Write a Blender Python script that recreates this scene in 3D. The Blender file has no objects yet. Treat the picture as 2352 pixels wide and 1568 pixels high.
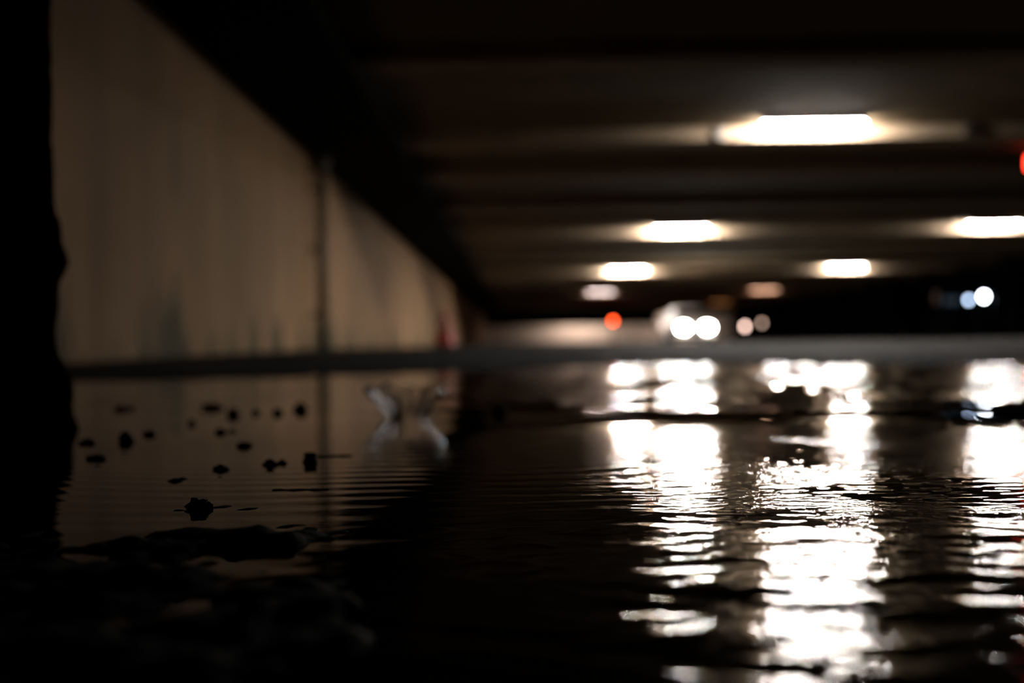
import bpy, bmesh, math, random
import numpy as np
from mathutils import Vector, Matrix, noise as mn

S = bpy.context.scene
C = S.collection
random.seed(7)
PI = math.pi

# ------------------------------------------------------------------ camera
F = 2613.33                      # 40 mm on a 36 mm wide frame, in pixels of the 2352 px frame
CAM_H = 0.06
VPX, VPY = 1198.0, 806.0         # where the tunnel axis (+Y) meets the picture
ROLL = 0.0130
cam_d = bpy.data.cameras.new('camera')
cam = bpy.data.objects.new('camera', cam_d)
C.objects.link(cam)
cam_d.lens = 40.0
cam_d.sensor_width = 36.0
cam_d.clip_start = 0.01
cam_d.clip_end = 1000
yaw = math.atan((VPX - 1176) / F)
pitch = math.atan((VPY - 784) / F)
fwd = Vector((-math.sin(yaw) * math.cos(pitch), math.cos(yaw) * math.cos(pitch), math.sin(pitch)))
r0 = fwd.cross(Vector((0, 0, 1))).normalized()
u0 = r0.cross(fwd).normalized()
right = (r0 * math.cos(ROLL) - u0 * math.sin(ROLL)).normalized()
up = right.cross(fwd).normalized()
M3 = Matrix((right, up, -fwd)).transposed()
cam.matrix_world = Matrix.Translation((0, 0, CAM_H)) @ M3.to_4x4()
cam_d.dof.use_dof = True
cam_d.dof.focus_distance = 0.44
cam_d.dof.aperture_fstop = 6.3
cam_d.dof.aperture_blades = 0
S.camera = cam

# ------------------------------------------------------------------ world, exposure
W = bpy.data.worlds.new('night')
S.world = W
W.use_nodes = True
W.node_tree.nodes['Background'].inputs['Color'].default_value = (0.5, 0.6, 0.8, 1)
W.node_tree.nodes['Background'].inputs['Strength'].default_value = 0.0004
S.view_settings.view_transform = 'Standard'
S.view_settings.look = 'None'
S.view_settings.gamma = 1.0
S.view_settings.use_curve_mapping = False
S.view_settings.exposure = 0.0
S.cycles.sample_clamp_indirect = 80.0
LAMP = 760.0                     # radiance of the lamp diffusers


def ray(px, py):
    return (right * (px - 1176) + up * (784 - py) + fwd * F).normalized()


def at(px, py, Y):
    """point seen at the pixel, at distance Y along the tunnel"""
    d = ray(px, py)
    return Vector((0, 0, CAM_H)) + d * (Y / d.y)


def on_water(px, py, z=0.0):
    d = ray(px, py)
    return Vector((0, 0, CAM_H)) + d * ((z - CAM_H) / d.z)


# ------------------------------------------------------------------ materials
def new_mat(name):
    m = bpy.data.materials.new(name)
    m.use_nodes = True
    return m, m.node_tree.nodes, m.node_tree.links, m.node_tree.nodes['Principled BSDF']


def set_in(b, **kw):
    for k, v in kw.items():
        b.inputs[k.replace('_', ' ')].default_value = v


def mat_plain(name, col, rough=0.5, metal=0.0, vary=0.15, scale=8.0, bump=0.0, spec=0.5):
    m, n, l, b = new_mat(name)
    tc = n.new('ShaderNodeTexCoord')
    no = n.new('ShaderNodeTexNoise')
    no.inputs['Scale'].default_value = scale
    no.inputs['Detail'].default_value = 6
    l.new(tc.outputs['Object'], no.inputs['Vector'])
    cr = n.new('ShaderNodeValToRGB')
    lo = [c * (1 - vary) for c in col]
    hi = [min(1, c * (1 + vary)) for c in col]
    cr.color_ramp.elements[0].position = 0.3
    cr.color_ramp.elements[1].position = 0.7
    cr.color_ramp.elements[0].color = (*lo, 1)
    cr.color_ramp.elements[1].color = (*hi, 1)
    l.new(no.outputs['Fac'], cr.inputs['Fac'])
    l.new(cr.outputs['Color'], b.inputs['Base Color'])
    set_in(b, Roughness=rough, Metallic=metal)
    b.inputs['Specular IOR Level'].default_value = spec
    if bump:
        bp = n.new('ShaderNodeBump')
        bp.inputs['Strength'].default_value = bump
        bp.inputs['Distance'].default_value = 0.01
        l.new(no.outputs['Fac'], bp.inputs['Height'])
        l.new(bp.outputs['Normal'], b.inputs['Normal'])
    return m


def mat_emit(name, col, strength, rough=0.4):
    m, n, l, b = new_mat(name)
    set_in(b, Roughness=rough)
    b.inputs['Base Color'].default_value = (0.8, 0.8, 0.8, 1)
    b.inputs['Emission Color'].default_value = (*col, 1)
    b.inputs['Emission Strength'].default_value = strength
    return m


def mat_wall():
    """stained concrete: vertical run marks and damp blotches near the foot"""
    m, n, l, b = new_mat('stained_concrete')
    tc = n.new('ShaderNodeTexCoord')
    mp = n.new('ShaderNodeMapping')
    mp.inputs['Scale'].default_value = (1.0, 1.1, 0.12)
    l.new(tc.outputs['Object'], mp.inputs['Vector'])
    st = n.new('ShaderNodeTexNoise')
    st.inputs['Scale'].default_value = 1.0
    st.inputs['Detail'].default_value = 5
    st.inputs['Roughness'].default_value = 0.6
    l.new(mp.outputs['Vector'], st.inputs['Vector'])
    big = n.new('ShaderNodeTexNoise')
    big.inputs['Scale'].default_value = 0.35
    big.inputs['Detail'].default_value = 4
    l.new(tc.outputs['Object'], big.inputs['Vector'])
    cr = n.new('ShaderNodeValToRGB')
    cr.color_ramp.elements[0].position = 0.25
    cr.color_ramp.elements[0].color = (0.28, 0.168, 0.088, 1)
    cr.color_ramp.elements[1].position = 0.75
    cr.color_ramp.elements[1].color = (0.52, 0.315, 0.175, 1)
    l.new(st.outputs['Fac'], cr.inputs['Fac'])
    cr2 = n.new('ShaderNodeValToRGB')
    cr2.color_ramp.elements[0].position = 0.3
    cr2.color_ramp.elements[0].color = (0.75, 0.78, 0.74, 1)
    cr2.color_ramp.elements[1].position = 0.7
    cr2.color_ramp.elements[1].color = (1.1, 1.06, 1.02, 1)
    l.new(big.outputs['Fac'], cr2.inputs['Fac'])
    mx = n.new('ShaderNodeMix')
    mx.data_type = 'RGBA'
    mx.blend_type = 'MULTIPLY'
    mx.inputs['Factor'].default_value = 1
    l.new(cr.outputs['Color'], mx.inputs['A'])
    l.new(cr2.outputs['Color'], mx.inputs['B'])
    # moss and grime patches with shapes of their own along the foot
    sp = n.new('ShaderNodeSeparateXYZ')
    l.new(tc.outputs['Object'], sp.inputs['Vector'])
    mp2 = n.new('ShaderNodeMapping')
    mp2.inputs['Scale'].default_value = (1.0, 0.9, 0.25)
    l.new(tc.outputs['Object'], mp2.inputs['Vector'])
    ms = n.new('ShaderNodeTexNoise')
    ms.inputs['Scale'].default_value = 1.3
    ms.inputs['Detail'].default_value = 4
    l.new(mp2.outputs['Vector'], ms.inputs['Vector'])
    hz = n.new('ShaderNodeMapRange')
    hz.inputs['From Min'].default_value = 0.0
    hz.inputs['From Max'].default_value = 1.0
    hz.inputs['To Min'].default_value = 0.16
    hz.inputs['To Max'].default_value = -0.12
    l.new(sp.outputs['Z'], hz.inputs['Value'])
    ad = n.new('ShaderNodeMath')
    ad.operation = 'ADD'
    l.new(ms.outputs['Fac'], ad.inputs[0])
    l.new(hz.outputs['Result'], ad.inputs[1])
    th = n.new('ShaderNodeMapRange')
    th.inputs['From Min'].default_value = 0.54
    th.inputs['From Max'].default_value = 0.68
    l.new(ad.outputs[0], th.inputs['Value'])
    mx2 = n.new('ShaderNodeMix')
    mx2.data_type = 'RGBA'
    l.new(th.outputs['Result'], mx2.inputs['Factor'])
    l.new(mx.outputs['Result'], mx2.inputs['A'])
    mx2.inputs['B'].default_value = (0.10, 0.085, 0.04, 1)
    l.new(mx2.outputs['Result'], b.inputs['Base Color'])
    set_in(b, Roughness=0.85)
    b.inputs['Specular IOR Level'].default_value = 0.2
    bp = n.new('ShaderNodeBump')
    bp.inputs['Strength'].default_value = 0.3
    bp.inputs['Distance'].default_value = 0.02
    l.new(st.outputs['Fac'], bp.inputs['Height'])
    l.new(bp.outputs['Normal'], b.inputs['Normal'])
    return m


def mat_asphalt():
    m, n, l, b = new_mat('wet_asphalt')
    tc = n.new('ShaderNodeTexCoord')
    no = n.new('ShaderNodeTexNoise')
    no.inputs['Scale'].default_value = 1.4
    no.inputs['Detail'].default_value = 8
    l.new(tc.outputs['Object'], no.inputs['Vector'])
    cr = n.new('ShaderNodeValToRGB')
    cr.color_ramp.elements[0].position = 0.35
    cr.color_ramp.elements[0].color = (0.008, 0.007, 0.005, 1)
    cr.color_ramp.elements[1].position = 0.7
    cr.color_ramp.elements[1].color = (0.020, 0.016, 0.012, 1)
    l.new(no.outputs['Fac'], cr.inputs['Fac'])
    l.new(cr.outputs['Color'], b.inputs['Base Color'])
    vo = n.new('ShaderNodeTexNoise')
    vo.inputs['Scale'].default_value = 90
    vo.inputs['Detail'].default_value = 3
    l.new(tc.outputs['Object'], vo.inputs['Vector'])
    bp = n.new('ShaderNodeBump')
    bp.inputs['Strength'].default_value = 0.5
    bp.inputs['Distance'].default_value = 0.004
    l.new(vo.outputs['Fac'], bp.inputs['Height'])
    l.new(bp.outputs['Normal'], b.inputs['Normal'])
    set_in(b, Roughness=0.8)
    b.inputs['Specular IOR Level'].default_value = 0.05
    return m


def mat_water_sheet():
    m, n, l, b = new_mat('puddle_water')
    b.inputs['Base Color'].default_value = (0.003, 0.003, 0.0025, 1)
    set_in(b, Roughness=0.012, IOR=1.33)
    b.inputs['Specular IOR Level'].default_value = 0.13
    # grit standing in the thin film: fine bumps where the vertex attribute says the film is thin
    tc = n.new('ShaderNodeTexCoord')
    no = n.new('ShaderNodeTexNoise')
    no.inputs['Scale'].default_value = 260
    no.inputs['Detail'].default_value = 3
    l.new(tc.outputs['Object'], no.inputs['Vector'])
    at_ = n.new('ShaderNodeAttribute')
    at_.attribute_name = 'thin_film'
    bp = n.new('ShaderNodeBump')
    bp.inputs['Distance'].default_value = 0.0011
    l.new(at_.outputs['Fac'], bp.inputs['Strength'])
    l.new(no.outputs['Fac'], bp.inputs['Height'])
    l.new(bp.outputs['Normal'], b.inputs['Normal'])
    return m


def mat_clear_water():
    m, n, l, b = new_mat('splash_water')
    b.inputs['Base Color'].default_value = (1, 1, 1, 1)
    set_in(b, Roughness=0.12, IOR=1.36)
    b.inputs['Transmission Weight'].default_value = 1.0
    return m


M = {
    'wall': mat_wall(),
    'asphalt': mat_asphalt(),
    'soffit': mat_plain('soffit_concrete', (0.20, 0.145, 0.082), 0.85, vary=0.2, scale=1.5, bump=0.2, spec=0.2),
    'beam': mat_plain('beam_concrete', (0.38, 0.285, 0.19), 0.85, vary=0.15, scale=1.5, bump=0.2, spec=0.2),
    'girder': mat_plain('dark_painted_girder', (0.006, 0.005, 0.0035), 0.9, vary=0.3, scale=2, spec=0.02),
    'pale': mat_plain('pale_concrete', (0.60, 0.48, 0.40), 0.8, vary=0.12, scale=1.2, bump=0.2, spec=0.2),
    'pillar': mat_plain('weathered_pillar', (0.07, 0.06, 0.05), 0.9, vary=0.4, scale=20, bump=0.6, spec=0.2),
    'pipe': mat_plain('dark_olive_pipe', (0.075, 0.06, 0.035), 0.6, vary=0.25, scale=6),
    'darkmetal': mat_plain('dark_metal', (0.03, 0.03, 0.03), 0.5, metal=0.3, scale=10),
    'housing': mat_plain('lamp_housing', (0.45, 0.42, 0.38), 0.5, metal=0.2, scale=10),
    'lamp': mat_emit('lamp_diffuser', (1.0, 0.94, 0.89), LAMP),
    'lamp_boosted': mat_emit('boosted_lamp_diffuser', (1.0, 0.94, 0.89), LAMP * 1.7),  # turned up above the other lamps to brighten the far left wall
    'lamp_dim': mat_emit('dim_lamp_diffuser', (1.0, 0.80, 0.74), 30.0),
    'lamp_salmon': mat_emit('salmon_lamp_diffuser', (1.0, 0.55, 0.36), 18.0),
    'lamp_end': mat_emit('end_lamp_diffuser', (1.0, 0.86, 0.76), 170.0),
    'lamp_orange': mat_emit('orange_lamp_diffuser', (1.0, 0.42, 0.14), 4.0),
    'red': mat_emit('red_signal_lens', (1.0, 0.075, 0.012), 16.0),
    'red_hot': mat_emit('red_signal_face', (1.0, 0.035, 0.015), 12.0),
    'headlight': mat_emit('headlight_lens', (1.0, 0.96, 0.88), 200.0),
    'street': mat_emit('street_lamp_lens', (0.86, 0.93, 1.0), 60.0),
    'street_dim': mat_emit('blue_street_lamp_lens', (0.55, 0.72, 1.0), 12.0),
    'bollard': mat_emit('bollard_lens', (1.0, 0.66, 0.55), 12.0),
    'bollard_dim': mat_emit('dim_bollard_lens', (1.0, 0.66, 0.5), 4.0),
    'bluewin': mat_emit('blue_lit_window', (0.35, 0.6, 0.85), 0.05),
    'warmwin': mat_emit('warm_lit_window', (1.0, 0.55, 0.35), 0.05),
    'cone': mat_plain('cone_plastic', (0.50, 0.025, 0.006), 0.5, vary=0.15, scale=5),
    'cone_band': mat_plain('cone_band', (0.55, 0.20, 0.12), 0.5, vary=0.1, scale=5),
    'rubber': mat_plain('black_rubber', (0.02, 0.02, 0.02), 0.8, scale=10),
    'car': mat_plain('pale_car_paint', (0.62, 0.55, 0.50), 0.3, vary=0.03, scale=2),
    'glass': mat_plain('dark_glass', (0.02, 0.02, 0.025), 0.08, vary=0.05, scale=2),
    'debris': mat_plain('wet_grit', (0.020, 0.016, 0.010), 0.6, vary=0.5, scale=60, bump=0.5, spec=0.15),
    'water': mat_water_sheet(),
    'splash': mat_clear_water(),
    'building': mat_plain('night_building', (0.03, 0.03, 0.03), 0.9, scale=1),
}


# ------------------------------------------------------------------ mesh helpers
def mesh_obj(name, bm, mat, parent=None, loc=None, smooth=False):
    me = bpy.data.meshes.new(name)
    bm.normal_update()
    bm.to_mesh(me)
    bm.free()
    if smooth:
        me.polygons.foreach_set('use_smooth', [True] * len(me.polygons))
    me.materials.append(M[mat])
    o = bpy.data.objects.new(name, me)
    C.objects.link(o)
    if parent is not None:
        o.parent = parent
    if loc is not None:
        o.location = loc
    return o


def tag(o, label, cat, group=None):
    o['label'] = label
    o['category'] = cat
    if group:
        o['group'] = group
    return o


def empty(name, loc, label, cat, group=None, rz=0.0):
    o = bpy.data.objects.new(name, None)
    o.empty_display_size = 0.1
    C.objects.link(o)
    o.location = loc
    o.rotation_euler = (0, 0, rz)
    return tag(o, label, cat, group)


def structure(o):
    o['kind'] = 'structure'
    return o


def add_box(bm, lo, hi, bevel=0.0, seg=2):
    r = bmesh.ops.create_cube(bm, size=1.0)
    vs = r['verts']
    for v in vs:
        v.co = Vector([lo[i] + (v.co[i] + 0.5) * (hi[i] - lo[i]) for i in range(3)])
    if bevel:
        es = list({e for v in vs for e in v.link_edges})
        bmesh.ops.bevel(bm, geom=es, offset=bevel, segments=seg, affect='EDGES', profile=0.5)


def box(lo, hi, bevel=0.0, seg=2):
    bm = bmesh.new()
    add_box(bm, lo, hi, bevel, seg)
    return bm


def add_lathe(bm, prof, n=24, center=(0, 0, 0)):
    rings = []
    for (r, z) in prof:
        if r < 1e-6:
            rings.append([bm.verts.new((center[0], center[1], center[2] + z))])
        else:
            rings.append([bm.verts.new((center[0] + r * math.cos(2 * PI * k / n),
                                        center[1] + r * math.sin(2 * PI * k / n), center[2] + z)) for k in range(n)])
    for a, b in zip(rings, rings[1:]):
        for k in range(n):
            k2 = (k + 1) % n
            if len(a) == 1 and len(b) == 1:
                continue
            if len(a) == 1:
                bm.faces.new((a[0], b[k2], b[k]))
            elif len(b) == 1:
                bm.faces.new((a[k], a[k2], b[0]))
            else:
                bm.faces.new((a[k], a[k2], b[k2], b[k]))


def lathe(prof, n=24, center=(0, 0, 0)):
    bm = bmesh.new()
    add_lathe(bm, prof, n, center)
    return bm


def add_tube(bm, pts, r, n=12):
    pts = [Vector(p) for p in pts]
    rings = []
    for i, p in enumerate(pts):
        t = (pts[min(i + 1, len(pts) - 1)] - pts[max(i - 1, 0)]).normalized()
        a = t.orthogonal().normalized() if abs(t.z) > 0.99 else t.cross(Vector((0, 0, 1))).normalized()
        b = t.cross(a)
        rings.append([bm.verts.new(p + (a * math.cos(2 * PI * k / n) + b * math.sin(2 * PI * k / n)) * r) for k in range(n)])
    for A, B in zip(rings, rings[1:]):
        for k in range(n):
            bm.faces.new((A[k], A[(k + 1) % n], B[(k + 1) % n], B[k]))
    bm.faces.new(rings[0][::-1])
    bm.faces.new(rings[-1])


def tube(pts, r, n=12):
    bm = bmesh.new()
    add_tube(bm, pts, r, n)
    return bm


def grid_mesh(name, X, Y, Z, mat, smooth=True):
    """X, Y, Z: 2-D arrays (rows, cols)"""
    R, K = X.shape
    co = np.stack([X, Y, Z], -1).reshape(-1, 3).astype(np.float32)
    i = np.arange(R * K).reshape(R, K)
    q = np.stack([i[:-1, :-1], i[:-1, 1:], i[1:, 1:], i[1:, :-1]], -1).reshape(-1, 4).astype(np.int32)
    me = bpy.data.meshes.new(name)
    me.vertices.add(len(co))
    me.vertices.foreach_set('co', co.ravel())
    me.loops.add(q.size)
    me.loops.foreach_set('vertex_index', q.ravel())
    me.polygons.add(len(q))
    me.polygons.foreach_set('loop_start', np.arange(0, q.size, 4, dtype=np.int32))
    me.update(calc_edges=True)
    me.polygons.foreach_set('use_smooth', np.full(len(q), smooth))
    me.materials.append(M[mat])
    me.update()
    o = bpy.data.objects.new(name, me)
    C.objects.link(o)
    return o


rng = np.random.default_rng(11)


def field(X, Y, wl, n=28, spread=PI, head=PI / 2, jitter=0.45):
    """Gaussian random surface of about unit variance, wavelengths near wl, wave headings around `head`"""
    out = np.zeros_like(X)
    for _ in range(n):
        a = head + (rng.random() * 2 - 1) * spread
        k = 2 * PI / (wl * math.exp((rng.random() * 2 - 1) * jitter))
        out += np.sin(k * (math.cos(a) * X + math.sin(a) * Y) + rng.random() * 2 * PI)
    return out * math.sqrt(2.0 / n)


def sstep(a, b, x):
    t = np.clip((x - a) / (b - a), 0, 1)
    return t * t * (3 - 2 * t)


# ------------------------------------------------------------------ the road: a sag that holds the puddle
GZ = ([-3, 6, 8, 17.4, 42, 84, 170], [0.012, 0.012, 0.020, 0.13, 0.28, 0.62, 1.3])


def puddle_edge(X):
    """how far the water reaches along +Y at each X"""
    t = np.interp(X, [-3.2, -1.5, -0.6, 0.0, 0.5, 1.2, 2.0, 4.0], [2.3, 2.45, 2.7, 3.6, 4.4, 3.6, 3.1, 2.8])
    return t + 0.10 * np.sin(X * 9.0) + 0.06 * np.sin(X * 23 + 1)


def road_z(X, Y):
    X = np.asarray(X, float)
    Y = np.asarray(Y, float)
    z = np.interp(Y, *GZ)
    e = puddle_edge(X)
    dip = 1 - sstep(-0.55, 0.75, Y - e)
    dip = dip * (1 - sstep(3.0, 3.8, X))
    base = z - 0.030 * dip
    # low bar of grit on the near left, added to break the bright reflection
    bar = (1 - sstep(0.30, 0.74, Y)) * (1 - sstep(-0.17, -0.04, X / np.maximum(Y, 0.1))) * sstep(-2.2, -1.0, X) * sstep(-0.6, -0.2, Y)
    lump = np.zeros_like(base)
    r_ = np.random.default_rng(5)
    for wl_, amp_ in ((0.09, 0.0012), (0.035, 0.0010), (0.014, 0.0006)):
        for _ in range(16):
            a_ = r_.random() * 2 * PI
            k_ = 2 * PI / (wl_ * (0.7 + 0.6 * r_.random()))
            lump += amp_ * 0.35 * np.sin(k_ * (math.cos(a_) * X + math.sin(a_) * Y) + r_.random() * 2 * PI)
    return base + bar * (0.0188 + 1.1 * lump)


def road_h(x, y):
    return float(road_z(np.array([x]), np.array([y]))[0])


ys = np.concatenate([np.linspace(-1.0, 0.1, 30)[:-1], np.linspace(0.1, 0.75, 240)[:-1], np.linspace(0.75, 6, 180), np.geomspace(6.1, 170, 120)])
xs = np.concatenate([np.linspace(-3.35, -0.45, 90)[:-1], np.linspace(-0.45, 0.1, 200)[:-1], np.linspace(0.1, 4, 120), np.geomspace(4.05, 90, 50)])
GX, GY = np.meshgrid(xs, ys)
structure(grid_mesh('floor', GX, GY, road_z(GX, GY), 'asphalt'))

# ------------------------------------------------------------------ walls and soffit
XW = -3.2
bm = box((XW - 0.4, -1.0, -0.3), (XW, 100.0, 3.9))
wl = structure(mesh_obj('wall_left', bm, 'wall'))

SLAB, BEAM = 3.55, 3.36
XR = 19.0
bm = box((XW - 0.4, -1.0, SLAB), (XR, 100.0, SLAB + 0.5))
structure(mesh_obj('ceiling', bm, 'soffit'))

# edge girder along the left wall, its foot lower than the cross beams
bm = bmesh.new()
add_box(bm, (XW, -1.0, 3.1), (-1.80, 100.0, 3.22), 0.01)
add_box(bm, (XW, -1.0, 3.2), (-2.10, 100.0, SLAB), 0.0)
structure(mesh_obj('trim_1', bm, 'girder'))

beams = [(4.0, 4.6), (8.6, 9.2), (12.9, 13.5), (18.0, 18.8), (21.3, 22.3), (26.4, 27.4), (29.7, 30.3), (33.05, 33.9), (36.9, 37.7),
         (41.0, 41.8), (45.2, 46.0), (49.7, 50.5), (53.9, 54.7), (58.4, 59.2), (63.0, 63.8), (67.95, 68.7),
         (72.0, 72.8), (76.4, 77.2), (80.8, 81.6), (85.2, 86.0), (89.0, 89.8)]
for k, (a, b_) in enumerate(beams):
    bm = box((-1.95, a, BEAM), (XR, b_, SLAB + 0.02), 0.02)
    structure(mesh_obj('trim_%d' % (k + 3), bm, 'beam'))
# fascia beam along the open right side
structure(mesh_obj('trim_2', box((XR - 0.02, -1.0, 3.2), (XR + 0.35, 100.0, 4.4), 0.02), 'girder'))

# pale cross wall at the far end
a0 = at(1135, 790, 92)
a1 = at(1512, 790, 92)
bm = bmesh.new()
add_box(bm, (XW, 92.0, 0.3), (a1.x, 92.35, 1.98), 0.02)
add_box(bm, (XW, 91.95, 1.98), (a1.x + 0.05, 92.4, 2.10), 0.02)
add_box(bm, (a1.x - 0.05, 91.7, 0.3), (at(1682, 790, 92).x, 92.6, 2.75), 0.03)
add_box(bm, (a1.x - 0.1, 91.62, 2.7), (at(1686, 790, 92).x, 92.7, 2.86), 0.02)
structure(mesh_obj('wall_far', bm, 'pale'))


LZ = SLAB - 0.06

# ------------------------------------------------------------------ ceiling lamps
def make_lamp(loc, length, mat, label, back=0.026, group='strip lamps under the soffit'):
    t = empty('ceiling_lamp', loc, label, 'lamp', group)
    L = length / 2
    # housing: shallow trough, open at the back where the diffuser turns up to wash the beam
    bm = bmesh.new()
    prof = [(-0.07, 0.06), (0.07, 0.06), (0.085, back + 0.016), (0.085, back + 0.012), (0.06, back + 0.012), (-0.085, 0.0), (-0.10, -0.002), (-0.10, 0.04)]
    rings = [[bm.verts.new((x, y, z)) for (y, z) in prof] for x in (-L - 0.03, L + 0.03)]
    n = len(prof)
    for k in range(n):
        bm.faces.new((rings[0][k], rings[0][(k + 1) % n], rings[1][(k + 1) % n], rings[1][k]))
    bm.faces.new(rings[0][::-1])
    bm.faces.new(rings[1])
    bmesh.ops.recalc_face_normals(bm, faces=bm.faces)
    mesh_obj('housing', bm, 'housing', t)
    # diffuser: nearly flat opal strip with a lit back edge
    bm = bmesh.new()
    pr = [(-0.082, -0.001), (-0.05, -0.010), (0.0, -0.014), (0.05, -0.011), (0.072, -0.004), (0.080, 0.006), (0.080, back + 0.010), (0.062, back + 0.010), (0.055, 0.008)]
    rings = [[bm.verts.new((x, y, z)) for (y, z) in pr] for x in (-L, L)]
    n = len(pr)
    for k in range(n):
        bm.faces.new((rings[0][k], rings[0][(k + 1) % n], rings[1][(k + 1) % n], rings[1][k]))
    bm.faces.new(rings[0][::-1])
    bm.faces.new(rings[1])
    bmesh.ops.recalc_face_normals(bm, faces=bm.faces)
    mesh_obj('diffuser', bm, mat, t)
    return t


p = at(1870, 296, 17.5); make_lamp((p.x, 17.5, LZ), 1.5, 'lamp', 'largest, nearest strip lamp, dazzling white below the second dark crossbeam')
p = at(1567, 527, 32.4); make_lamp((p.x, 32.55, LZ), 1.40, 'lamp_boosted', 'white strip lamp next beyond the largest one, above the middle of the road')
p = at(1445, 620, 48.9); make_lamp((p.x, 49.25, LZ), 1.40, 'lamp_boosted', 'small white strip lamp, farthest bright one of the left row')
p = at(1380, 668, 67.2); make_lamp((p.x, 67.5, LZ), 1.5, 'lamp_dim', 'dim pinkish strip lamp below the smallest bright lamp of the left row')
p = at(2292, 521, 32.4); make_lamp((p.x, 32.55, LZ), 1.40, 'lamp', 'white strip lamp cut by the right edge of the picture')
p = at(1950, 613, 48.9); make_lamp((p.x, 49.25, LZ), 1.40, 'lamp', 'small white strip lamp at the right, beside the black night opening')
p = at(1758, 662, 67.2); make_lamp((p.x, 67.5, LZ), 1.5, 'lamp_salmon', 'dim salmon strip lamp, second nearest the dark opening in the right row')
p = at(1655, 690, 84.7); make_lamp((p.x, 84.7, LZ), 1.4, 'lamp_orange', 'faint orange strip lamp above the car with headlights')
p = at(1335, 700, 90.2); make_lamp((p.x, 90.3, LZ), 3.2, 'lamp_end', 'farthest strip lamp, hidden by the beams, lighting the middle of the pale end wall', 0.0)
p = at(1560, 700, 90.2); make_lamp((p.x, 90.3, LZ), 1.6, 'lamp_end', 'added strip lamp, hidden by the beams, to light the pale end pier behind the car', 0.0)  # added lamp, unseen behind the beams, to brighten the end pier

# junction boxes on the beam face by the nearest lamp
for px, lab, w in ((2232, 'dark junction box on the beam face right of the nearest lamp', 0.10),
                   (1655, 'slim cable cover on the beam face left of the nearest lamp', 0.07)):
    q = at(px, 292, 17.95)
    t = empty('junction_box', (q.x, 17.999, 3.355), lab, 'junction box')
    mesh_obj('case', box((-w, -0.06, 0.02), (w, 0.0, 0.165), 0.012), 'darkmetal' if px > 2000 else 'housing', t)
    mesh_obj('conduit', tube([(0, -0.03, 0.16), (0, -0.03, 0.1945)], 0.018, 10), 'darkmetal', t)

# red lane signal at the right edge
q = at(2374, 375, 20.4)
t = empty('lane_signal', (q.x, 20.4, SLAB), 'red lane signal hanging from the soffit at the right edge', 'signal light')
dz = q.z - SLAB
mesh_obj('signal_head', box((-0.17, 0.0, dz - 0.17), (0.17, 0.12, dz + 0.17), 0.02), 'darkmetal', t)
mesh_obj('lens', box((-0.12, -0.015, dz - 0.12), (0.12, 0.01, dz + 0.12), 0.01), 'red_hot', t)
mesh_obj('hanger', tube([(0, 0.06, dz + 0.16), (0, 0.06, 0.0)], 0.02, 10), 'darkmetal', t)

# ------------------------------------------------------------------ drainpipe on the wall
q = at(722, 600, 17.2)
py = 3.2 * F / (VPX - 722) * 0.985
t = empty('drainpipe', (XW + 0.012, py, road_h(XW, py)), 'dark vertical drainpipe running down the brown concrete wall', 'pipe')
mesh_obj('downpipe', tube([(0.16, 0, 0.0), (0.16, 0, 2.75)], 0.075, 16), 'pipe', t, smooth=True)
mesh_obj('hopper', lathe([(0.075, 2.72), (0.09, 2.75), (0.15, 2.95), (0.155, 3.02), (0.13, 3.02), (0.0, 2.98)], 16, (0.16, 0, -0.12)), 'pipe', t)
for zz in (0.5, 1.5, 2.4):
    mesh_obj('bracket', box((0.0, -0.10, zz), (0.22, 0.10, zz + 0.05), 0.008), 'pipe', t)

# ------------------------------------------------------------------ traffic cone by the wall
cy = 29.0
q = at(1022, 795, cy)
gz = road_h(q.x, cy)
t = empty('traffic_cone', (q.x, cy, gz), 'dull red traffic cone standing in front of the lit brown wall', 'traffic cone')
mesh_obj('base', box((-0.30, -0.30, 0.0), (0.30, 0.30, 0.05), 0.015), 'rubber', t)
mesh_obj('cone_body', lathe([(0.0, 0.03), (0.275, 0.045), (0.26, 0.06), (0.085, 0.88), (0.07, 0.90), (0.0, 0.90)], 28), 'cone', t, smooth=True)
mesh_obj('collar', lathe([(0.183, 0.42), (0.190, 0.42), (0.153, 0.60), (0.146, 0.60)], 28), 'cone_band', t, smooth=True)

# ------------------------------------------------------------------ red beacon on a post
by = 72.0
q = at(1408, 737, by)
gz = road_h(q.x, by)
t = empty('warning_beacon', (q.x, by, gz), 'small red warning light on a post before the pale end wall', 'warning light')
hz = q.z - gz
mesh_obj('post', tube([(0, 0, 0), (0, 0, hz - 0.14)], 0.04, 12), 'darkmetal', t)
mesh_obj('foot', lathe([(0.0, 0.06), (0.05, 0.06), (0.2, 0.03), (0.22, 0.0), (0.0, 0.0)][::-1], 20), 'rubber', t)
mesh_obj('lens', lathe([(0.0, -0.14), (0.10, -0.14), (0.13, -0.08), (0.13, 0.06), (0.09, 0.12), (0.0, 0.15)], 20, (0, 0, hz)), 'red', t, smooth=True)

# ------------------------------------------------------------------ pale car facing us with its headlights on
cy = 45.0
q = at(1598, 795, cy)
gz = road_h(q.x, cy)
t = empty('car', (q.x, cy, gz), 'pale car facing the camera with dazzling headlights', 'car')


def loft(secs, mat, name, parent, smooth=True):
    """secs: list of (y, [(x,z)...]) rings"""
    bm = bmesh.new()
    rings = [[bm.verts.new((x, y, z)) for (x, z) in pr] for y, pr in secs]
    n = len(rings[0])
    for A, B in zip(rings, rings[1:]):
        for k in range(n):
            bm.faces.new((A[k], A[(k + 1) % n], B[(k + 1) % n], B[k]))
    bm.faces.new(rings[0][::-1])
    bm.faces.new(rings[-1])
    bmesh.ops.recalc_face_normals(bm, faces=bm.faces)
    return mesh_obj(name, bm, mat, parent, smooth=smooth)


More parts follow.
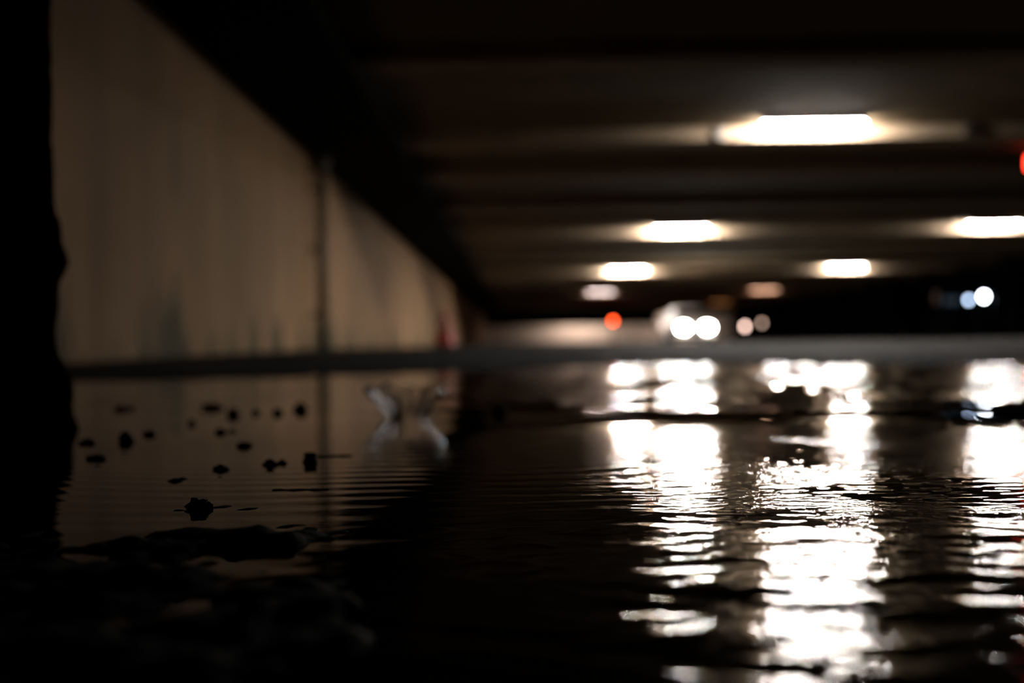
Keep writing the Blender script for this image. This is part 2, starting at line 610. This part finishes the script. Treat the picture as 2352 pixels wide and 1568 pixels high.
def rr(w, z0, z1, c=0.12, wt=None):
    wt = w if wt is None else wt
    return [(-w + c, z0), (w - c, z0), (w, z0 + c), (w, (z0 + z1) / 2), (wt, z1 - c), (wt - c, z1), (-wt + c, z1), (-wt, z1 - c), (-w, (z0 + z1) / 2), (-w, z0 + c)]


loft([(0.0, rr(0.72, 0.28, 0.66)), (0.08, rr(0.82, 0.24, 0.76)), (0.35, rr(0.88, 0.2, 0.86)), (1.1, rr(0.9, 0.2, 0.98)),
      (2.4, rr(0.9, 0.2, 1.0)), (3.8, rr(0.88, 0.2, 1.0)), (4.15, rr(0.8, 0.28, 0.9))], 'car', 'body', t)
loft([(1.0, rr(0.80, 0.93, 1.0, 0.02)), (1.75, rr(0.78, 0.93, 1.40, 0.08, 0.62)), (2.2, rr(0.78, 0.93, 1.46, 0.08, 0.60)),
      (3.3, rr(0.78, 0.93, 1.42, 0.08, 0.60)), (3.95, rr(0.76, 0.93, 1.02, 0.02))], 'car', 'cabin', t)
bm = bmesh.new()
vs = [bm.verts.new(v) for v in ((-0.70, 1.06, 1.03), (0.70, 1.06, 1.03), (0.57, 1.72, 1.395), (-0.57, 1.72, 1.395))]
vs2 = [bm.verts.new(v.co + Vector((0, 0.03, -0.04))) for v in vs]
bm.faces.new(vs); bm.faces.new(vs2[::-1])
for k in range(4):
    bm.faces.new((vs[k], vs2[k], vs2[(k + 1) % 4], vs[(k + 1) % 4]))
mesh_obj('windshield', bm, 'glass', t)
mesh_obj('grille', box((-0.36, -0.02, 0.36), (0.36, 0.04, 0.58), 0.02), 'rubber', t)
mesh_obj('bumper', box((-0.78, -0.06, 0.22), (0.78, 0.08, 0.34), 0.03), 'car', t)
for s in (-1, 1):
    bm = bmesh.new()
    bmesh.ops.create_uvsphere(bm, u_segments=20, v_segments=12, radius=1.0)
    for v in bm.verts:
        v.co = Vector((s * 0.46 + v.co.x * 0.26, 0.07 + v.co.y * 0.15, 0.58 + v.co.z * 0.17))
    mesh_obj('headlight', bm, 'headlight', t, smooth=True)
    mesh_obj('wing_mirror', box((s * 0.98 - 0.1, 1.3, 0.97), (s * 0.98 + 0.1, 1.4, 1.12), 0.03), 'car', t)
    for wy in (0.8, 3.35):
        bm = bmesh.new()
        add_lathe(bm, [(0.0, -0.1), (0.2, -0.1), (0.31, -0.09), (0.33, -0.05), (0.33, 0.05), (0.31, 0.09), (0.2, 0.1), (0.0, 0.1)], 24)
        bmesh.ops.rotate(bm, verts=bm.verts, cent=(0, 0, 0), matrix=Matrix.Rotation(PI / 2, 3, 'Y'))
        bmesh.ops.translate(bm, verts=bm.verts, vec=(s * 0.80, wy, 0.33))
        mesh_obj('wheel', bm, 'rubber', t, smooth=True)

# ------------------------------------------------------------------ bollard lights beside the road
for px, py_, D, mt, lab in ((1711, 749, 66, 'bollard', 'pinkish bollard light right of the headlights, the brighter one'),
                            (1750, 741, 78, 'bollard_dim', 'faint bollard light at the edge of the black opening')):
    q = at(px, py_, D)
    gz = road_h(q.x, D)
    h = q.z - gz
    t = empty('bollard_light', (q.x, D, gz), lab, 'bollard light', 'bollard lights by the road')
    mesh_obj('post', lathe([(0.0, 0.0), (0.09, 0.0), (0.09, h - 0.16), (0.0, h - 0.16)], 18), 'darkmetal', t)
    mesh_obj('lens', lathe([(0.0, h - 0.16), (0.085, h - 0.16), (0.085, h + 0.12), (0.0, h + 0.12)], 18), mt, t)
    mesh_obj('cap', lathe([(0.0, h + 0.12), (0.10, h + 0.12), (0.10, h + 0.15), (0.0, h + 0.19)], 18), 'darkmetal', t)

# dark columns that carry the open side of the bridge
for px, lab in ((2312, 'dark column on the open right side, nearer one'), (2056, 'slim dark column on the open right side, farther one')):
    D = (XR - 0.1) * F / (px - VPX)
    t = empty('column', (XR + 0.15, D, road_h(XR, D)), lab, 'column', 'columns on the open side')
    hh = 3.2 - road_h(XR, D)
    mesh_obj('shaft', lathe([(0.0, 0.0), (0.16, 0.0), (0.16, hh - 0.05), (0.0, hh - 0.05)], 20), 'girder', t, smooth=False)
    mesh_obj('cap_plate', box((-0.2, -0.2, hh - 0.05), (0.2, 0.2, hh + 0.004), 0.01), 'girder', t)
    mesh_obj('base_plate', box((-0.22, -0.22, -0.01), (0.22, 0.22, 0.05), 0.01), 'girder', t)

# ------------------------------------------------------------------ the night outside, right
for px, py_, D, mt, sc, lab in ((2260, 682, 120, 'street', 1.0, 'bright white street lamp in the black night at right'),
                                (2225, 690, 125, 'street_dim', 0.8, 'bluish street lamp left of the bright white one')):
    q = at(px, py_, D)
    gz = road_h(q.x, D)
    h = q.z - gz
    t = empty('street_lamp', (q.x, D, gz), lab, 'street lamp', 'street lamps outside')
    mesh_obj('pole', lathe([(0.0, 0.0), (0.09, 0.0), (0.05, h + 0.3), (0.0, h + 0.3)], 14, (0.9, 0, 0)), 'darkmetal', t)
    mesh_obj('arm', tube([(0.9, 0, h + 0.22), (0.5, 0, h + 0.42), (0.0, 0, h + 0.40)], 0.035, 8), 'darkmetal', t)
    mesh_obj('lamp_head', box((-0.3, -0.16, h + 0.3), (0.3, 0.16, h + 0.42), 0.04), 'darkmetal', t)
    bm = bmesh.new()
    bmesh.ops.create_uvsphere(bm, u_segments=18, v_segments=10, radius=1.0)
    for v in bm.verts:
        v.co = Vector((v.co.x * 0.24 * sc, v.co.y * 0.15, h + 0.08 + v.co.z * 0.36 * sc))
    mesh_obj('lens', bm, mt, t, smooth=True)

D = 140.0
q0 = at(2120, 690, D); q1 = at(2212, 690, D)
gz = road_h(q0.x, D)
t = empty('kiosk', ((q0.x + q1.x) / 2, D, gz), 'dark low kiosk with faint bluish lit window far outside', 'building')
w = (q1.x - q0.x) / 2
hh = q0.z - gz + 1.2
mesh_obj('body', box((-w, 0, 0), (w, 6, hh), 0.03), 'building', t)
mesh_obj('roof', box((-w - 0.3, -0.5, hh), (w + 0.3, 6.3, hh + 0.2), 0.03), 'building', t)
for xa, xb, za, zb, mt, nm in ((2166, 2205, 697, 683, 'bluewin', 'window'), (2146, 2154, 697, 670, 'warmwin', 'door')):
    pa = at(xa, za, D); pb = at(xb, zb, D)
    mesh_obj(nm, box((pa.x - t.location.x, -0.03, pa.z - gz), (pb.x - t.location.x, 0.02, pb.z - gz), 0.01), mt, t)

# ------------------------------------------------------------------ near pillar at the left edge
D = 0.95
q = on_water(118, 942, 0.0)
edge = at(121, 300, D)
bm = bmesh.new()
n_z = 150
Wd = 0.34
H0, H1 = -0.03, SLAB
zs = [H0 + (0.9 - H0) * k / 110 for k in range(110)] + [0.9 + (H1 - 0.9) * k / 30 for k in range(31)]
prof = []
m_ = 14
for k in range(4):
    for j in range(m_):
        f = j / m_
        c = [(0, 0), (0, Wd), (-Wd, Wd), (-Wd, 0)]
        a, b_ = c[k], c[(k + 1) % 4]
        prof.append((a[0] + (b_[0] - a[0]) * f, a[1] + (b_[1] - a[1]) * f))
rings = []
for z in zs:
    ring = []
    bulge = 0.011 * math.exp(-((z - 0.140) / 0.016) ** 2) + 0.006 * math.exp(-((z - 0.168) / 0.012) ** 2) \
        + 0.003 * math.exp(-((z - 0.105) / 0.02) ** 2) + 0.013 * math.exp(-((z - 0.035) / 0.022) ** 2) + 0.020 * math.exp(-((z + 0.01) / 0.025) ** 2)
    for (x, y) in prof:
        v = Vector((x + Wd / 2, y - Wd / 2, 0))
        d = v.normalized()
        nz = mn.fractal(Vector((x * 22, y * 22, z * 22)), 0.8, 2.0, 4) * 0.003
        v = v + d * (bulge * 1.3 + nz)
        ring.append(bm.verts.new((v.x - Wd / 2, v.y + Wd / 2, z)))
    rings.append(ring)
n = len(prof)
for A, B in zip(rings, rings[1:]):
    for k in range(n):
        bm.faces.new((A[k], A[(k + 1) % n], B[(k + 1) % n], B[k]))
bm.faces.new(rings[0][::-1]); bm.faces.new(rings[-1])
bmesh.ops.recalc_face_normals(bm, faces=bm.faces)
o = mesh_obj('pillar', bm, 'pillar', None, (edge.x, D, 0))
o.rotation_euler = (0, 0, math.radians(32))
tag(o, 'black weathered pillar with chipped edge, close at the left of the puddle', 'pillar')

# ------------------------------------------------------------------ the puddle
SPL = on_water(932, 960)
yy = np.concatenate([np.linspace(-0.25, 0.14, 30)[:-1], np.geomspace(0.14, 1.3, 900)[:-1], np.geomspace(1.3, 5.6, 260)])
u = np.linspace(-1, 1, 1500)
xx = 0.30 * np.sinh(u * 2.95)
PX, PY = np.meshgrid(xx, yy)
keep = (xx > XW) & (xx < 3.6)
PX, PY = PX[:, keep], PY[:, keep]
R = np.hypot(PX - SPL.x, PY - SPL.y)
# right side: thin film over coarse asphalt; left side: deeper, calm water
side = sstep(0.02, 0.13, PX / np.maximum(PY, 0.1) + 0.015 * field(PX, PY, 0.15))
near = 1 - sstep(0.34, 0.47, PY)
mid = sstep(0.38, 0.47, PY) * (1 - sstep(0.74, 0.95, PY))
far = sstep(1.02, 1.50, PY)
patch = 0.5 + 0.5 * np.tanh(1.6 * field(PX, PY, 0.12))
Z = np.zeros_like(PX)
slope = lambda wl, deg: wl / (2 * PI) * math.radians(deg)
Z += near * (0.35 + 0.65 * side) * slope(0.018, 1.3) * field(PX, PY, 0.018, spread=0.6)
Z += near * (0.4 + 0.6 * side) * slope(0.05, 1.1) * field(PX, PY, 0.05, spread=0.8)
Z += near * side * slope(0.008, 0.9) * field(PX, PY, 0.009)
Z += mid * (0.10 + 0.90 * side) * slope(0.012, 1.25) * field(PX, PY, 0.012, spread=0.55)
g1 = 3.0 * np.maximum(field(PX, PY, 0.008) - 1.25, 0) + 0.2 * field(PX, PY, 0.006)
Z += mid * side * (0.25 + 0.75 * patch) * slope(0.008, 3.6) * g1
Z += far * (0.25 + 0.75 * side) * slope(0.16, 3.8) * field(PX, PY, 0.16, spread=0.5)
Z += far * side * slope(0.04, 1.0) * field(PX, PY, 0.04)
Z += slope(0.25, 0.25) * field(PX, PY, 0.25)
film = side * np.clip(0.25 * mid * patch + 0.14 * near, 0, 1)
# rings running out from the splash
env = sstep(0.25, 0.36, R) * (1 - sstep(0.50, 0.75, R)) + 0.25 * sstep(0.04, 0.06, R) * (1 - sstep(0.10, 0.2, R))
Z += env * slope(0.024, 0.9) * np.sin(2 * PI * R / 0.024 + 0.8 * field(PX, PY, 0.2))
# flatten where the shore begins so that the film lies on the road
shore = 1 - sstep(-0.25, 0.25, PY - puddle_edge(PX))
Z *= 0.35 + 0.65 * shore
pud = grid_mesh('puddle', PX, PY, Z, 'water')
fa = pud.data.attributes.new('thin_film', 'FLOAT', 'POINT')
fa.data.foreach_set('value', film.astype(np.float32).ravel())
tag(pud, 'shallow rippled puddle filling the foreground and mirroring the lamps', 'puddle')

# ------------------------------------------------------------------ splash crown
px_m = SPL.y / F
rb, rt, hs = 46 * px_m, 95 * px_m, 80 * px_m
bm = bmesh.new()
n = 192
steps = 20
fing = [0.5 + 0.5 * math.cos(k / n * 2 * PI * 11 + 0.6) for k in range(n)]
amp = [0.7 + 0.3 * math.sin(k / n * 2 * PI * 3 + 1.0) for k in range(n)]
outer, inner = [], []
for s in range(steps + 1):
    f = s / steps
    ro, ri = [], []
    for k in range(n):
        a = 2 * PI * k / n
        hh = hs * (0.86 + 0.14 * (fing[k] ** 2) * amp[k])
        z = -0.001 + f * hh
        flare = f ** 1.08
        r = rb + (rt - rb) * flare + 0.0009 * f * math.sin(a * 15 + f * 2 + 1.5) + 0.0005 * math.sin(a * 7 + f * 5)
        th = (0.0045 * (1 - f) + 0.0026) * (0.28 + 0.92 * max(0.0, -math.cos(a)) ** 1.3) + 0.0010 * math.exp(-((f - 1) / 0.08) ** 2)
        ro.append(bm.verts.new((r * math.cos(a), r * math.sin(a), z)))
        ri.append(bm.verts.new(((r - th) * math.cos(a), (r - th) * math.sin(a), z)))
    outer.append(ro); inner.append(ri)
for s in range(steps):
    for k in range(n):
        k2 = (k + 1) % n
        bm.faces.new((outer[s][k], outer[s][k2], outer[s + 1][k2], outer[s + 1][k]))
        bm.faces.new((inner[s][k2], inner[s][k], inner[s + 1][k], inner[s + 1][k2]))
for k in range(n):
    k2 = (k + 1) % n
    bm.faces.new((outer[-1][k], outer[-1][k2], inner[-1][k2], inner[-1][k]))
    bm.faces.new((outer[0][k2], outer[0][k], inner[0][k], inner[0][k2]))
bmesh.ops.recalc_face_normals(bm, faces=bm.faces)
t = empty('water_splash', (SPL.x, SPL.y, 0.0), 'crown-shaped splash of clear water rising from the puddle', 'splash')
mesh_obj('crown', bm, 'splash', t, smooth=True)
for k in range(11):
    a = 2 * PI * (k + 0.9) / 11 + random.uniform(-0.1, 0.1)
    bm = bmesh.new()
    rad = random.uniform(0.0009, 0.0018)
    bmesh.ops.create_icosphere(bm, subdivisions=2, radius=rad)
    mesh_obj('droplet', bm, 'splash', t, (rt * 1.03 * math.cos(a), rt * 1.03 * math.sin(a), hs * random.uniform(1.02, 1.12)), smooth=True)

# ------------------------------------------------------------------ grit and leaves in the water
debris = [  # px, py, width px, height px, label
    (515, 987, 60, 18, 'leaf', 'flat dark wet leaf midway between the pillar and the splash'),
    (290, 1004, 36, 26, 'pebble', 'dark pebble in the puddle below the wall stain, left of the flat leaf'),
    (343, 994, 26, 14, 'pebble', 'small pebble just right of the rounder dark pebble at left'),
    (200, 1014, 40, 12, 'pebble', 'low dark pebble next to the black pillar'),
    (222, 1049, 44, 12, 'pebble', 'flat pebble in front of the low pebble by the pillar'),
    (563, 1020, 34, 12, 'pebble', 'thin pebble just in front of the flat wet leaf'),
    (628, 1058, 70, 22, 'leaf', 'dark leaf clump left of the round pebble on the pipe reflection'),
    (712, 1052, 34, 26, 'pebble', 'round dark pebble standing on the mirrored drainpipe'),
    (765, 1046, 84, 6, 'twig', 'dark straight twig lying right of the mirrored drainpipe'),
    (507, 1074, 36, 14, 'pebble', 'pebble behind the long flat leaf, nearer than the flat round leaf'),
    (403, 1098, 70, 14, 'leaf', 'long flat dark leaf at left in the puddle'),
    (455, 1158, 56, 26, 'clod', 'largest dark clod of grit, nearest in the left of the puddle'),
    (487, 933, 44, 14, 'pebble', 'dark pebble at the far shore side, leftmost of the row before the splash'),
    (536, 946, 28, 20, 'pebble', 'dark pebble second in the row before the splash'),
    (588, 945, 18, 12, 'pebble', 'tiny pebble third in the row before the splash'),
    (638, 945, 24, 14, 'pebble', 'small pebble fourth in the row before the splash'),
    (690, 935, 32, 20, 'pebble', 'dark pebble just left of the mirrored drainpipe'),
    (283, 935, 60, 16, 'leaf', 'dark leaf far at left near the pillar'),
    (1148, 943, 32, 22, 'pebble', 'lone dark pebble right of the splash'),
    (440, 970, 16, 12, 'pebble', 'tiny pebble just above and left of the flat wet leaf'),
    (690, 1123, 130, 5, 'twig', 'long thin twig in front of the round pebble'),
]
names = {'leaf': ('wet_leaf', 'leaf', 'leaves floating in the puddle'), 'pebble': ('pebble', 'pebble', 'pebbles in the puddle'),
         'twig': ('twig', 'twig', 'twigs in the puddle'), 'clod': ('clod', 'clod', None)}
for (px, py_, wpx, hpx, kind, lab) in debris:
    q = on_water(px, py_ + hpx * 0.35)
    s = q.y / F
    w, h = wpx * s / 2, hpx * s
    nm, cat, grp = names[kind]
    bm = bmesh.new()
    if kind == 'twig':
        pts = [Vector((w * (2 * k / 8 - 1), 0.0008 * math.sin(k * 1.7), h * 0.1 + 0.00015 * math.sin(k * 2.3))) for k in range(9)]
        add_tube(bm, pts, h * 0.45, 8)
    elif kind == 'leaf':
        # curled blade with a pinched tip
        rows, cols = 13, 7
        for side_ in (0,):
            vv = []
            for i in range(rows):
                f = i / (rows - 1)
                hw = w * 0.75 * math.sin(PI * min(1, max(0.02, f))) ** 0.7
                row = []
                for j in range(cols):
                    g = j / (cols - 1) * 2 - 1
                    zz = -0.0006 + h * 0.8 * (abs(g) ** 1.5) * math.sin(PI * f) * (0.6 + 0.4 * math.sin(f * 7 + g * 2))
                    row.append(bm.verts.new((w * (2 * f - 1), hw * g, zz)))
                vv.append(row)
            fs = []
            for i in range(rows - 1):
                for j in range(cols - 1):
                    fs.append(bm.faces.new((vv[i][j], vv[i + 1][j], vv[i + 1][j + 1], vv[i][j + 1])))
        bmesh.ops.solidify(bm, geom=fs, thickness=0.0007)
    else:
        bmesh.ops.create_icosphere(bm, subdivisions=4, radius=1.0)
        sd = random.uniform(0, 100)
        for v in bm.verts:
            d = v.co.normalized()
            k = 1 + 0.35 * mn.fractal(d * 1.4 + Vector((sd, 0, 0)), 0.9, 2.0, 4)
            if kind == 'clod':
                k += 0.25 * mn.noise(d * 4 + Vector((sd, 3, 0)))
            v.co = Vector((d.x * k * w, d.y * k * w * 0.9, d.z * k * h * 0.75 + h * 0.1))
    o = mesh_obj(nm, bm, 'debris', None, (q.x, q.y, 0.0), smooth=True)
    o.rotation_euler = (0, 0, random.uniform(-0.25, 0.25))
    tag(o, lab, cat, grp)
